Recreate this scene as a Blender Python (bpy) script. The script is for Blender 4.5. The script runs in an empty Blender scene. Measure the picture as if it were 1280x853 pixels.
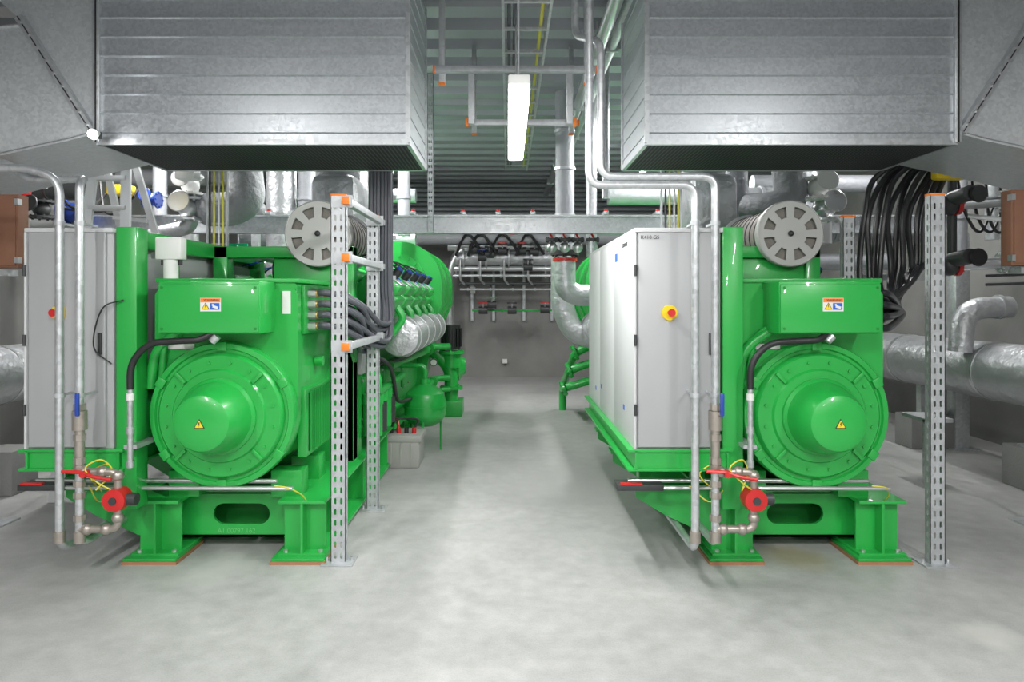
import bpy, bmesh, math, random
from mathutils import Vector, Matrix
from mathutils.geometry import tessellate_polygon
random.seed(4)
sc = bpy.context.scene
sc.view_settings.view_transform = 'Standard'
# ---- survey helper: sighting (u,v) plus a real depth d (m) -> world position ----
F=853.3; CX=635.0; CY=375.0; H=1.5
def S(u,v,d): return Vector(((u-CX)*d/F, d, H-(v-CY)*d/F))
def SX(u,d): return (u-CX)*d/F
def SZ(v,d): return H-(v-CY)*d/F

# ------------------------------------------------------------------ materials
def new_mat(name):
    m=bpy.data.materials.new(name); m.use_nodes=True
    nt=m.node_tree; b=nt.nodes['Principled BSDF']
    return m,nt,b
def mat(name,col,metal=0.0,rough=0.5,var=0.08,scale=8.0,bump=0.0,bscale=60.0,spangle=False,coat=0.0):
    m,nt,b=new_mat(name); N=nt.nodes; L=nt.links
    tc=N.new('ShaderNodeTexCoord')
    if spangle:
        tx=N.new('ShaderNodeTexVoronoi'); tx.inputs['Scale'].default_value=scale
        out=N.new('ShaderNodeSeparateColor'); L.new(tx.outputs['Color'],out.inputs[0]); fac=out.outputs[0]
    else:
        tx=N.new('ShaderNodeTexNoise'); tx.inputs['Scale'].default_value=scale; tx.inputs['Detail'].default_value=5
        fac=tx.outputs['Fac']
    L.new(tc.outputs['Object'],tx.inputs['Vector'])
    mp=N.new('ShaderNodeMapRange'); mp.inputs['To Min'].default_value=1-var; mp.inputs['To Max'].default_value=1+var
    L.new(fac,mp.inputs['Value'])
    vm=N.new('ShaderNodeVectorMath'); vm.operation='SCALE'; vm.inputs[0].default_value=col
    L.new(mp.outputs[0],vm.inputs['Scale']); L.new(vm.outputs[0],b.inputs['Base Color'])
    b.inputs['Metallic'].default_value=metal
    mr=N.new('ShaderNodeMapRange'); mr.inputs['To Min'].default_value=max(0.05,rough-0.06); mr.inputs['To Max'].default_value=rough+0.06
    L.new(fac,mr.inputs['Value']); L.new(mr.outputs[0],b.inputs['Roughness'])
    if coat: b.inputs['Coat Weight'].default_value=coat
    if bump:
        n2=N.new('ShaderNodeTexNoise'); n2.inputs['Scale'].default_value=bscale; n2.inputs['Detail'].default_value=4
        L.new(tc.outputs['Object'],n2.inputs['Vector'])
        bp=N.new('ShaderNodeBump'); bp.inputs['Strength'].default_value=bump; bp.inputs['Distance'].default_value=0.02
        L.new(n2.outputs['Fac'],bp.inputs['Height']); L.new(bp.outputs[0],b.inputs['Normal'])
    return m
GREEN=mat('green_paint',(0.020,0.385,0.062),0,0.34,0.06,3,coat=0.25)
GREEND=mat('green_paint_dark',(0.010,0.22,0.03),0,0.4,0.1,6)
GALV=mat('galvanised_steel',(0.60,0.62,0.64),0.7,0.38,0.10,45,spangle=True)
DUCT=mat('duct_sheet_steel',(0.56,0.59,0.62),0.68,0.36,0.09,70,spangle=True)
DUCT_LIT=mat('duct_sheet_steel_lit',(0.62,0.65,0.67),0.45,0.36,0.08,60,spangle=True)  # paler, less metallic duct steel: light on the elbows put into the colour
STRUT=mat('strut_steel',(0.50,0.52,0.54),0.5,0.45,0.08,30,spangle=True)
STEEL=mat('stainless_pipe',(0.66,0.67,0.68),0.85,0.30,0.05,10)
DARK=mat('dark_steel',(0.06,0.062,0.065),0.4,0.45,0.2,12)
BLACK=mat('black_rubber',(0.018,0.018,0.020),0,0.45,0.2,20)
CABLE=mat('cable_sheath',(0.075,0.08,0.095),0,0.38,0.15,20)
CABLEB=mat('cable_sheath_black',(0.022,0.023,0.026),0,0.33,0.15,20)
CABG=mat('cabinet_grey',(0.39,0.40,0.41),0,0.42,0.03,5)
CABW=mat('cabinet_light',(0.60,0.61,0.62),0,0.4,0.02,5)
DISC=mat('filter_disc_grey',(0.50,0.50,0.49),0.2,0.45,0.04,5)
WHITE=mat('white_plastic',(0.75,0.75,0.74),0,0.45,0.03,5)
FOIL=mat('insulation_foil',(0.50,0.51,0.53),0.6,0.40,0.12,14,bump=0.9,bscale=12)
INSUL=mat('insulation_grey',(0.38,0.39,0.42),0.2,0.55,0.1,8,bump=0.45,bscale=20)
CLOTH=mat('insulation_cloth',(0.33,0.34,0.36),0.1,0.7,0.15,10,bump=1.0,bscale=16)
RED=mat('red_paint',(0.55,0.02,0.02),0,0.35)
YELL=mat('yellow_plastic',(0.85,0.62,0.02),0,0.4)
ORNG=mat('orange_cap',(0.90,0.22,0.02),0,0.45)
BLUE=mat('blue_paint',(0.02,0.06,0.35),0,0.4)
BRASS=mat('brass',(0.6,0.42,0.18),0.9,0.35)
FITT=mat('malleable_fitting',(0.42,0.38,0.34),0.7,0.4,0.2,30)
BROWN=mat('brown_board',(0.26,0.12,0.07),0,0.6,0.15,12)
PAD=mat('rubber_wood_pad',(0.36,0.18,0.09),0,0.7,0.2,20)
CONCB=mat('concrete_block',(0.24,0.24,0.235),0,0.8,0.1,8,bump=0.2)
BATT=mat('battery_case_grey',(0.36,0.36,0.34),0,0.5)
WIREY=mat('yellow_wire',(0.62,0.58,0.06),0,0.45)
WCEIL=mat('deck_sheet',(0.36,0.37,0.405),0.35,0.5,0.08,3)
INK=mat('print_black',(0.02,0.02,0.02),0,0.5,0,5)
PBLUE=mat('print_blue',(0.02,0.12,0.55),0,0.5,0,5)
CHALK=mat('chalk_mark',(0.12,0.52,0.15),0,0.8,0,5)
EXITG=mat('exit_green',(0.0,0.45,0.18),0,0.4,0,5)
mat_filter=mat('filter_mesh',(0.26,0.24,0.22),0.3,0.6,0.3,120)
# perforated mesh
PERF,nt,b=new_mat('perforated_mesh'); N=nt.nodes; L=nt.links
tc=N.new('ShaderNodeTexCoord'); vo=N.new('ShaderNodeTexVoronoi'); vo.inputs['Scale'].default_value=40; vo.inputs['Randomness'].default_value=0.0
L.new(tc.outputs['Object'],vo.inputs['Vector'])
cr=N.new('ShaderNodeValToRGB'); cr.color_ramp.elements[0].position=0.50; cr.color_ramp.elements[1].position=0.56
cr.color_ramp.elements[0].color=(0.006,0.006,0.007,1); cr.color_ramp.elements[1].color=(0.09,0.095,0.10,1)
L.new(vo.outputs['Distance'],cr.inputs[0]); L.new(cr.outputs[0],b.inputs['Base Color']); b.inputs['Roughness'].default_value=0.7
b.inputs['Specular IOR Level'].default_value=.2
# concrete floor
FLOOR,nt,b=new_mat('concrete_floor'); N=nt.nodes; L=nt.links
tc=N.new('ShaderNodeTexCoord')
def ramp(fac,p0,c0,p1,c1):
    c=N.new('ShaderNodeValToRGB'); c.color_ramp.elements[0].position=p0; c.color_ramp.elements[1].position=p1
    c.color_ramp.elements[0].color=(*c0,1); c.color_ramp.elements[1].color=(*c1,1); L.new(fac,c.inputs[0]); return c.outputs[0]
def noise(s,det=5,ro=0.5,vec=None,dist=0.0):
    n=N.new('ShaderNodeTexNoise'); n.inputs['Scale'].default_value=s; n.inputs['Detail'].default_value=det; n.inputs['Roughness'].default_value=ro; n.inputs['Distortion'].default_value=dist
    L.new(vec or tc.outputs['Object'],n.inputs['Vector']); return n.outputs['Fac']
def mul(a,c):
    m=N.new('ShaderNodeMixRGB'); m.blend_type='MULTIPLY'; m.inputs[0].default_value=1; L.new(a,m.inputs[1]); L.new(c,m.inputs[2]); return m.outputs[0]
n2=noise(9,9,.62)
colr=ramp(noise(0.8,7,.62,dist=.6),.34,(.345,.348,.345),.66,(.46,.46,.453))
colr=mul(colr,ramp(n2,.32,(.86,.86,.85),.68,(1.07,1.07,1.07)))
colr=mul(colr,ramp(noise(140,2),.3,(.90,.90,.90),.6,(1.02,1.02,1.02)))
def stain(col_in,x,y,r,c,wob=.5,lo=.35):
    mp=N.new('ShaderNodeMapping'); mp.inputs['Location'].default_value=(-x,-y,0); L.new(tc.outputs['Object'],mp.inputs['Vector'])
    ln=N.new('ShaderNodeVectorMath'); ln.operation='LENGTH'; L.new(mp.outputs[0],ln.inputs[0])
    ad=N.new('ShaderNodeMath'); ad.operation='MULTIPLY_ADD'; L.new(noise(6,6,.6),ad.inputs[0]); ad.inputs[1].default_value=wob*r*2; L.new(ln.outputs['Value'],ad.inputs[2])
    mr=N.new('ShaderNodeMapRange'); mr.inputs['From Min'].default_value=r*lo+wob*r; mr.inputs['From Max'].default_value=r+wob*r; mr.inputs['To Min'].default_value=.55; mr.inputs['To Max'].default_value=0; L.new(ad.outputs[0],mr.inputs['Value'])
    m=N.new('ShaderNodeMixRGB'); L.new(mr.outputs[0],m.inputs[0]); L.new(col_in,m.inputs[1]); m.inputs[2].default_value=(*c,1); return m.outputs[0]
# stain radii grow by wob*r because the noise offset averages out
colr=stain(colr,1.68,3.98,.24,(.36,.28,.12)); colr=stain(colr,2.15,3.05,.16,(.60,.60,.56)); colr=stain(colr,-1.62,3.80,.30,(.62,.62,.60))
colr=stain(colr,1.3,2.55,.10,(.40,.35,.26)); colr=stain(colr,.5,5.6,.9,(.34,.34,.335))
L.new(colr,b.inputs['Base Color'])
mr=N.new('ShaderNodeMapRange'); mr.inputs['To Min'].default_value=0.34; mr.inputs['To Max'].default_value=0.60
L.new(n2,mr.inputs['Value']); L.new(mr.outputs[0],b.inputs['Roughness'])
bp=N.new('ShaderNodeBump'); bp.inputs['Strength'].default_value=0.06; L.new(n2,bp.inputs['Height']); L.new(bp.outputs[0],b.inputs['Normal'])
WALL=mat('concrete_wall',(0.23,0.227,0.22),0,0.85,0.35,1.6,bump=0.25,bscale=9)
EMIT,nt,b=new_mat('fluorescent_tube'); b.inputs['Emission Color'].default_value=(1,1,.98,1); b.inputs['Emission Strength'].default_value=22; b.inputs['Base Color'].default_value=(1,1,1,1)

# ------------------------------------------------------------------ geometry kit
class Obj:
    def __init__(s,name,loc=(0,0,0)):
        s.e=bpy.data.objects.new(name,None); s.e.empty_display_size=0.2
        s.e.location=loc; sc.collection.objects.link(s.e); s.p={}; s.o=Vector(loc); s.extra=[]
    def __call__(s,part,m):
        k=(part,m.name)
        if k not in s.p: s.p[k]=bmesh.new()
        return s.p[k]
    def done(s):
        n={}
        for (part,mn),bm in s.p.items():
            if not bm.verts: bm.free(); continue
            n[part]=n.get(part,0)+1
            nm=part if n[part]==1 else part+'_'+mn
            bmesh.ops.translate(bm,verts=bm.verts,vec=-s.o)
            bmesh.ops.recalc_face_normals(bm,faces=bm.faces)
            me=bpy.data.meshes.new(nm); bm.to_mesh(me); bm.free()
            me.materials.append(bpy.data.materials[mn])
            for p in me.polygons: p.use_smooth=True
            me.set_sharp_from_angle(angle=math.radians(32))
            o=bpy.data.objects.new(nm,me); sc.collection.objects.link(o); o.parent=s.e
        for o in s.extra:
            o.parent=s.e; o.location=o.location-s.o
        return s.e
def single(name,m,fn):
    bm=bmesh.new(); fn(bm); bmesh.ops.recalc_face_normals(bm,faces=bm.faces)
    me=bpy.data.meshes.new(name); bm.to_mesh(me); bm.free(); me.materials.append(m)
    o=bpy.data.objects.new(name,me); sc.collection.objects.link(o); return o
def obox(bm,c,size,rot=None,bev=0.0):
    M=Matrix.Translation(Vector(c))@(rot.to_4x4() if rot is not None else Matrix.Identity(4))@Matrix.Diagonal((size[0],size[1],size[2],1))
    r=bmesh.ops.create_cube(bm,size=1.0,matrix=M)
    if bev:
        es=list({e for v in r['verts'] for e in v.link_edges})
        bmesh.ops.bevel(bm,geom=es,offset=bev,segments=2,affect='EDGES',profile=0.5)
def box(bm,x0,x1,y0,y1,z0,z1,bev=0.0):
    obox(bm,((x0+x1)/2,(y0+y1)/2,(z0+z1)/2),(abs(x1-x0),abs(y1-y0),abs(z1-z0)),None,bev)
def zrot(d):
    d=Vector(d).normalized(); return d.to_track_quat('Z','Y').to_matrix()
def cyl(bm,p0,p1,r,r2=None,seg=24):
    p0=Vector(p0);p1=Vector(p1); d=p1-p0
    M=Matrix.Translation((p0+p1)/2)@zrot(d).to_4x4()
    bmesh.ops.create_cone(bm,cap_ends=True,segments=seg,radius1=r,radius2=r if r2 is None else r2,depth=d.length,matrix=M)
def sph(bm,c,r,sc3=(1,1,1),seg=20):
    bmesh.ops.create_uvsphere(bm,u_segments=seg,v_segments=seg//2,radius=r,matrix=Matrix.Translation(Vector(c))@Matrix.Diagonal((*sc3,1)))
def fillet(pts,f,n=5):
    pts=[Vector(p) for p in pts]
    if f<=0 or len(pts)<3: return pts
    out=[pts[0]]
    for i in range(1,len(pts)-1):
        a,b,c=pts[i-1],pts[i],pts[i+1]
        ff=min(f,(a-b).length*0.48,(c-b).length*0.48)
        p=b+(a-b).normalized()*ff; q=b+(c-b).normalized()*ff
        for k in range(n+1):
            t=k/n; out.append(p*(1-t)**2+b*2*t*(1-t)+q*t*t)
    out.append(pts[-1]); return out
def spline(pts,n=8):
    P=[Vector(p) for p in pts]; P=[P[0]*2-P[1]]+P+[P[-1]*2-P[-2]]; out=[]
    for i in range(1,len(P)-2):
        for k in range(n):
            t=k/n; a,b,c,d=P[i-1],P[i],P[i+1],P[i+2]
            out.append(.5*((2*b)+(c-a)*t+(2*a-5*b+4*c-d)*t*t+(3*b-a-3*c+d)*t**3))
    out.append(P[-2]); return out
def tube(bm,pts,r,seg=12,f=0.0,n=5):
    P=fillet(pts,f,n); rings=[]
    t=(P[1]-P[0]).normalized(); up=Vector((0,0,1)) if abs(t.z)<0.9 else Vector((1,0,0))
    nx=t.cross(up).normalized()
    for i,p in enumerate(P):
        if i==0: t=(P[1]-P[0])
        elif i==len(P)-1: t=P[-1]-P[-2]
        else: t=(P[i+1]-P[i]).normalized()+(P[i]-P[i-1]).normalized()
        t.normalize()
        nx=(nx-t*nx.dot(t)).normalized(); ny=t.cross(nx)
        rings.append([bm.verts.new(p+(nx*math.cos(a)+ny*math.sin(a))*r) for a in [2*math.pi*k/seg for k in range(seg)]])
    for a,b in zip(rings[:-1],rings[1:]):
        for k in range(seg): bm.faces.new((a[k],a[(k+1)%seg],b[(k+1)%seg],b[k]))
    bm.faces.new(rings[0][::-1]); bm.faces.new(rings[-1])
def lathe(bm,prof,o,axis,seg=56,cap=True):
    o=Vector(o); R=zrot(axis); rings=[]
    for t,r in prof:
        rings.append([bm.verts.new(o+R@Vector((r*math.cos(2*math.pi*k/seg),r*math.sin(2*math.pi*k/seg),t))) for k in range(seg)])
    for a,b in zip(rings[:-1],rings[1:]):
        for k in range(seg): bm.faces.new((a[k],a[(k+1)%seg],b[(k+1)%seg],b[k]))
    if cap: bm.faces.new(rings[0][::-1]); bm.faces.new(rings[-1])
def plate(bm,loops,f,t0,t1):
    tris=tessellate_polygon([[Vector((a,b,0)) for a,b in l] for l in loops])
    flat=[p for l in loops for p in l]
    A=[bm.verts.new(f(a,b,t0)) for a,b in flat]; B=[bm.verts.new(f(a,b,t1)) for a,b in flat]
    for t in tris:
        try: bm.faces.new([A[i] for i in t]); bm.faces.new([B[i] for i in t][::-1])
        except ValueError: pass
    k=0
    for l in loops:
        n=len(l)
        for i in range(n):
            a=k+i;b=k+(i+1)%n
            bm.faces.new((A[a],A[b],B[b],B[a]))
        k+=n
fXZ=lambda a,b,t: Vector((a,t,b))
fYZ=lambda a,b,t: Vector((t,a,b))
fXY=lambda a,b,t: Vector((a,b,t))
def slot(cx,cz,w,h,n=6):
    r=min(w,h)/2; pts=[]
    if w>=h:
        for k in range(n+1): a=-math.pi/2+math.pi*k/n; pts.append((cx+w/2-r+r*math.cos(a),cz+r*math.sin(a)))
        for k in range(n+1): a=math.pi/2+math.pi*k/n; pts.append((cx-w/2+r+r*math.cos(a),cz+r*math.sin(a)))
    else:
        for k in range(n+1): a=math.pi*k/n; pts.append((cx+r*math.cos(a),cz+h/2-r+r*math.sin(a)))
        for k in range(n+1): a=math.pi+math.pi*k/n; pts.append((cx+r*math.cos(a),cz-h/2+r+r*math.sin(a)))
    return pts
def flange(bm,p,ax,r,t=0.025,bolts=8):
    p=Vector(p); ax=Vector(ax).normalized()
    cyl(bm,p-ax*t/2,p+ax*t/2,r,seg=28)
    R=zrot(ax)
    for k in range(bolts):
        a=2*math.pi*k/bolts; q=p+R@Vector((math.cos(a)*r*0.82,math.sin(a)*r*0.82,0))
        cyl(bm,q-ax*(t/2+0.012),q+ax*(t/2+0.012),r*0.08+0.002,seg=6)
def text(O,s,loc,size,m,rot=(math.pi/2,0,0),align='CENTER'):
    c=bpy.data.curves.new('lettering','FONT'); c.body=s; c.size=size; c.align_x=align; c.align_y='CENTER'; c.extrude=0.0006
    t=bpy.data.objects.new('tmp',c); sc.collection.objects.link(t)
    dg=bpy.context.evaluated_depsgraph_get(); me=bpy.data.meshes.new_from_object(t.evaluated_get(dg))
    bpy.data.objects.remove(t); me.materials.clear(); me.materials.append(m)
    o=bpy.data.objects.new('lettering',me); sc.collection.objects.link(o); o.location=loc; o.rotation_euler=rot
    O.extra.append(o)

# ------------------------------------------------------------------ room
XL,XR,YF,YB,ZC=-5.0,5.1,-4.0,13.2,3.75
single('floor',FLOOR,lambda bm: box(bm,XL-.2,XR+.2,YF-.2,YB+.2,-0.1,0))
single('wall_back',WALL,lambda bm: box(bm,XL-.2,XR+.2,YB,YB+.2,0,ZC+.1))
single('wall_front',WALL,lambda bm: box(bm,XL-.2,XR+.2,YF-.2,YF,0,ZC+.1))
single('wall_left',WALL,lambda bm: box(bm,XL-.2,XL,YF,YB,0,ZC+.1))
single('wall_right',WALL,lambda bm: box(bm,XR,XR+.2,YF,YB,0,ZC+.1))
def ceil(bm):
    pts=[(YF,ZC+0.3)]; y=YF; p=0.44
    while y<YB-0.01:
        for dy,z in ((0,0),(0.20,0),(0.24,0.12),(0.40,0.12)):
            if y+dy<=YB: pts.append((y+dy,ZC+z))
        y+=p
    pts+= [(YB,ZC),(YB,ZC+0.3)]
    plate(bm,[pts],fYZ,XL,XR)
single('ceiling',WCEIL,ceil)
O=Obj('ventilation_louvre',(0,13.1,3.2))
box(O('frame',STRUT),-3.2,3.2,13.14,13.2,2.78,3.74)
z=2.8
while z<3.70:
    plate(O('blades',WCEIL),[[(13.02,z),(13.14,z+.05),(13.14,z+.062),(13.02,z+.012)]],fYZ,-3.15,3.15); z+=.09
O.done()

# ------------------------------------------------------------------ lamps
def lamp(x,y0,y1,z,power,wide=False):
    O=Obj('ceiling_lamp',(x,(y0+y1)/2,z))
    box(O('housing',WHITE),x-.05,x+.05,y0,y1,z+.025,z+.07,.008)
    if wide: box(O('diffuser',EMIT),x-.048,x+.048,y0+.005,y1-.02,z-.025,z+.030,.012)
    else: cyl(O('tube',EMIT),(x,y0+.03,z),(x,y1-.03,z),0.026,seg=14)
    for yy in ((y1-.012,) if wide else (y0+.012,y1-.012)): box(O('end_cap',WHITE),x-.045,x+.045,yy-.012,yy+.012,z-.025,z+.03,.004)
    for yy in (y0+.2,y1-.2): cyl(O('hanger',STRUT),(x,yy,z+.06),(x,yy,ZC),0.005,seg=6)
    li=bpy.data.lights.new('lamp_light','AREA'); li.shape='RECTANGLE'; li.size=0.09; li.size_y=y1-y0-.1; li.energy=power; li.color=(1,0.995,0.975)
    lo=bpy.data.objects.new('lamp_light',li); sc.collection.objects.link(lo); lo.location=(x,(y0+y1)/2,z-.04); O.extra.append(lo)
    O.done()
lamp(0.05,3.05,4.5,2.44,38,True)
for x,y,z,p in ((0.0,0.0,3.3,118),(-2.6,-0.2,3.3,128),(2.8,-0.2,3.3,128),(-1.6,-2.8,3.3,120),(1.8,-2.8,3.3,120),
              (-1.3,7.1,3.35,74),(1.40,7.1,3.35,70),(-1.7,9.2,3.35,85),(1.95,9.2,3.35,85),(-3.6,6.6,3.3,60),(3.9,6.6,3.3,38)):  # this row: unseen lamps added behind the ducts to light the rear
    lamp(x,y-.72,y+.72,z,p)

# ------------------------------------------------------------------ ducts
def duct(x0,x1,side):
    ya,yb,zb,zt=4.13,4.97,2.45,3.62
    O=Obj('air_duct',((x0+x1)/2,(ya+yb)/2,zb))
    b=O('duct_body',DUCT)
    box(b,x0,x1,ya,yb,zb+.02,zt)
    z=zb+.06; r=O('standing_seams',DUCT)
    xs=x1 if side<0 else x0
    while z<zt:
        pr=[(ya+.001,z-.005),(ya-.013,z+.002),(ya-.013,z+.007),(ya+.001,z+.011)]
        plate(r,[pr],fYZ,x0+.012,x1-.012)
        box(r,xs-.006,xs+.006,ya+.01,yb-.01,z,z+.007)
        z+=.1155
    fr=O('intake_frame',GALV)
    box(fr,x0,x1,ya-.012,ya+.02,zb-.012,zb+.022); box(fr,x0,x1,yb-.03,yb+.015,zb-.012,zb+.022)
    for xx in (x0,x1): box(fr,xx-.012,xx+.012,ya,yb,zb-.012,zb+.022)
    box(O('intake_mesh',PERF),x0+.012,x1-.012,ya+.02,yb-.03,zb-.008,zb+.002)
    xo=x0 if side<0 else x1; s=side
    for yy in (ya,yb): box(O('corner_flange',GALV),xs-.014,xs+.014,yy-.014,yy+.014,zb,zt)
    box(O('joint_flange',GALV),xo-.02,xo+.02,ya-.025,yb+.02,zb,zt,.003)
    box(O('joint_gasket',BLACK),xo-.004,xo+.004,ya-.029,ya,zb,zt)
    X=lambda d: xo+s*d
    w=[(X(.02),zb+.06),(X(.02),zt),(X(.95),zt),(X(.43),3.16)]
    plate(O('elbow_wedge',DUCT_LIT),[w],fXZ,ya+.005,yb)
    f0=Vector((X(.02),0,zb+.06)); f1=Vector((X(.46),0,3.20)); d=(f1-f0)
    ang=math.atan2(d.z,d.x); c=(f0+f1)/2
    obox(O('radial_flange',GALV),(c.x,(ya+yb)/2-.01,c.z),(d.length,yb-ya+.06,.045),Matrix.Rotation(-ang,3,'Y'))
    obox(O('radial_gasket',DARK),(c.x,ya-.041,c.z),(d.length,.006,.006),Matrix.Rotation(-ang,3,'Y'))
    for k in range(9):
        q=f0+d*(k+.5)/9; cyl(O('flange_bolts',STEEL),(q.x,ya-.055,q.z),(q.x,ya-.03,q.z),.009,seg=6)
    n=16; bot=[];top=[]
    for k in range(n+1):
        t=k/n
        bot.append((X(.03+t*2.2),zb+.06-.30*t**.75-.35*t*t)); top.append((X(.46+t*1.77),3.16-.12*t-.55*t*t))
    xw=XL if s<0 else XR
    bot=[p for p in bot if abs(p[0])<abs(xw)-.02]; top=[p for p in top if abs(p[0])<abs(xw)-.02]
    m_=min(len(bot),len(top)); 
    # curved sheet: gently crowned side cheeks, lofted between the two edge curves
    bm=O('curved_elbow',DUCT_LIT); nv=10; nn=len(bot); G=[]
    def at(L_,t):
        f_=t*(len(L_)-1); i=min(int(f_),len(L_)-2); q=f_-i; return (L_[i][0]*(1-q)+L_[i+1][0]*q, L_[i][1]*(1-q)+L_[i+1][1]*q)
    for i in range(nn+1):
        t=i/nn; a=at(bot,t); c_=at(top,t); row=[]
        for j in range(nv+1):
            v=j/nv; row.append((a[0]*(1-v)+c_[0]*v, a[1]*(1-v)+c_[1]*v, math.sin(math.pi*v)*.05*min(1,t*4)))
        G.append(row)
    fr_=[[bm.verts.new((x_,ya-h,z_)) for x_,z_,h in row] for row in G]; bk_=[[bm.verts.new((x_,yb-.01,z_)) for x_,z_,h in row] for row in G]
    for i in range(nn):
        for j in range(nv):
            bm.faces.new((fr_[i][j],fr_[i+1][j],fr_[i+1][j+1],fr_[i][j+1])); bm.faces.new((bk_[i][j],bk_[i][j+1],bk_[i+1][j+1],bk_[i+1][j]))
        bm.faces.new((fr_[i][0],bk_[i][0],bk_[i+1][0],fr_[i+1][0])); bm.faces.new((fr_[i][nv],fr_[i+1][nv],bk_[i+1][nv],bk_[i][nv]))
    for i in (0,nn):
        for j in range(nv): bm.faces.new((fr_[i][j],fr_[i][j+1],bk_[i][j+1],bk_[i][j]))
    for L_ in (bot,top):
        tube(O('elbow_edge_seam',GALV),[(p[0],ya-.004,p[1]) for p in L_],.011,seg=6)
    for xx in (x0+.1,x1-.1): cyl(O('hanger_rod',STRUT),(xx,ya+.4,zt),(xx,ya+.4,ZC),.008,seg=6)
    O.done()
duct(-2.48,-0.605,-1); duct(0.838,2.71,1)

# ------------------------------------------------------------------ generator set
def warn_label(O,x,y,z,w=.11,h=.072):
    box(O('warning_label',WHITE),x-w/2,x+w/2,y-.002,y,z-h/2,z+h/2)
    box(O('warning_label',ORNG),x-w/2+.002,x+w/2-.002,y-.003,y-.001,z+h*.18,z+h/2-.002)
    text(O,'WARNING',(x+.006,y-.0034,z+h*.33),h*.24,INK)
    tr=lambda cx,s:[(cx-s,z-h*.36),(cx+s,z-h*.36),(cx,z-h*.36+1.7*s)]
    plate(O('warning_label',INK),[tr(x-w*.24,h*.30)],fXZ,y-.0032,y-.001)
    plate(O('warning_label',YELL),[[(x-w*.24-h*.24,z-h*.325),(x-w*.24+h*.24,z-h*.325),(x-w*.24,z-h*.325+h*.40)]],fXZ,y-.0038,y-.003)
    plate(O('warning_label',INK),[[(x-w*.25,z+h*.0),(x-w*.22,z-h*.0),(x-w*.235,z-h*.1),(x-w*.215,z-h*.1),(x-w*.25,z-h*.26),(x-w*.245,z-h*.14),(x-w*.265,z-h*.14)]],fXZ,y-.0044,y-.003)
    box(O('warning_label',PBLUE),x-w*.02,x+w*.44,y-.0032,y-.001,z-h*.38,z+h*.12)
    cyl(O('warning_label',WHITE),(x+w*.12,y-.0032,z-h*.02),(x+w*.12,y-.0042,z-h*.02),h*.08,seg=12)
    obox(O('warning_label',WHITE),(x+w*.24,y-.0036,z-h*.18),(w*.26,.001,h*.18),Matrix.Rotation(.3,3,'Y'))
def ibeam(bm,xc,y0,y1,z0,z1,w,tf=.018,tw=.014):
    box(bm,xc-w/2,xc+w/2,y0,y1,z0,z0+tf,.002); box(bm,xc-w/2,xc+w/2,y0,y1,z1-tf,z1,.002); box(bm,xc-tw/2,xc+tw/2,y0,y1,z0+tf,z1-tf)

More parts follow.
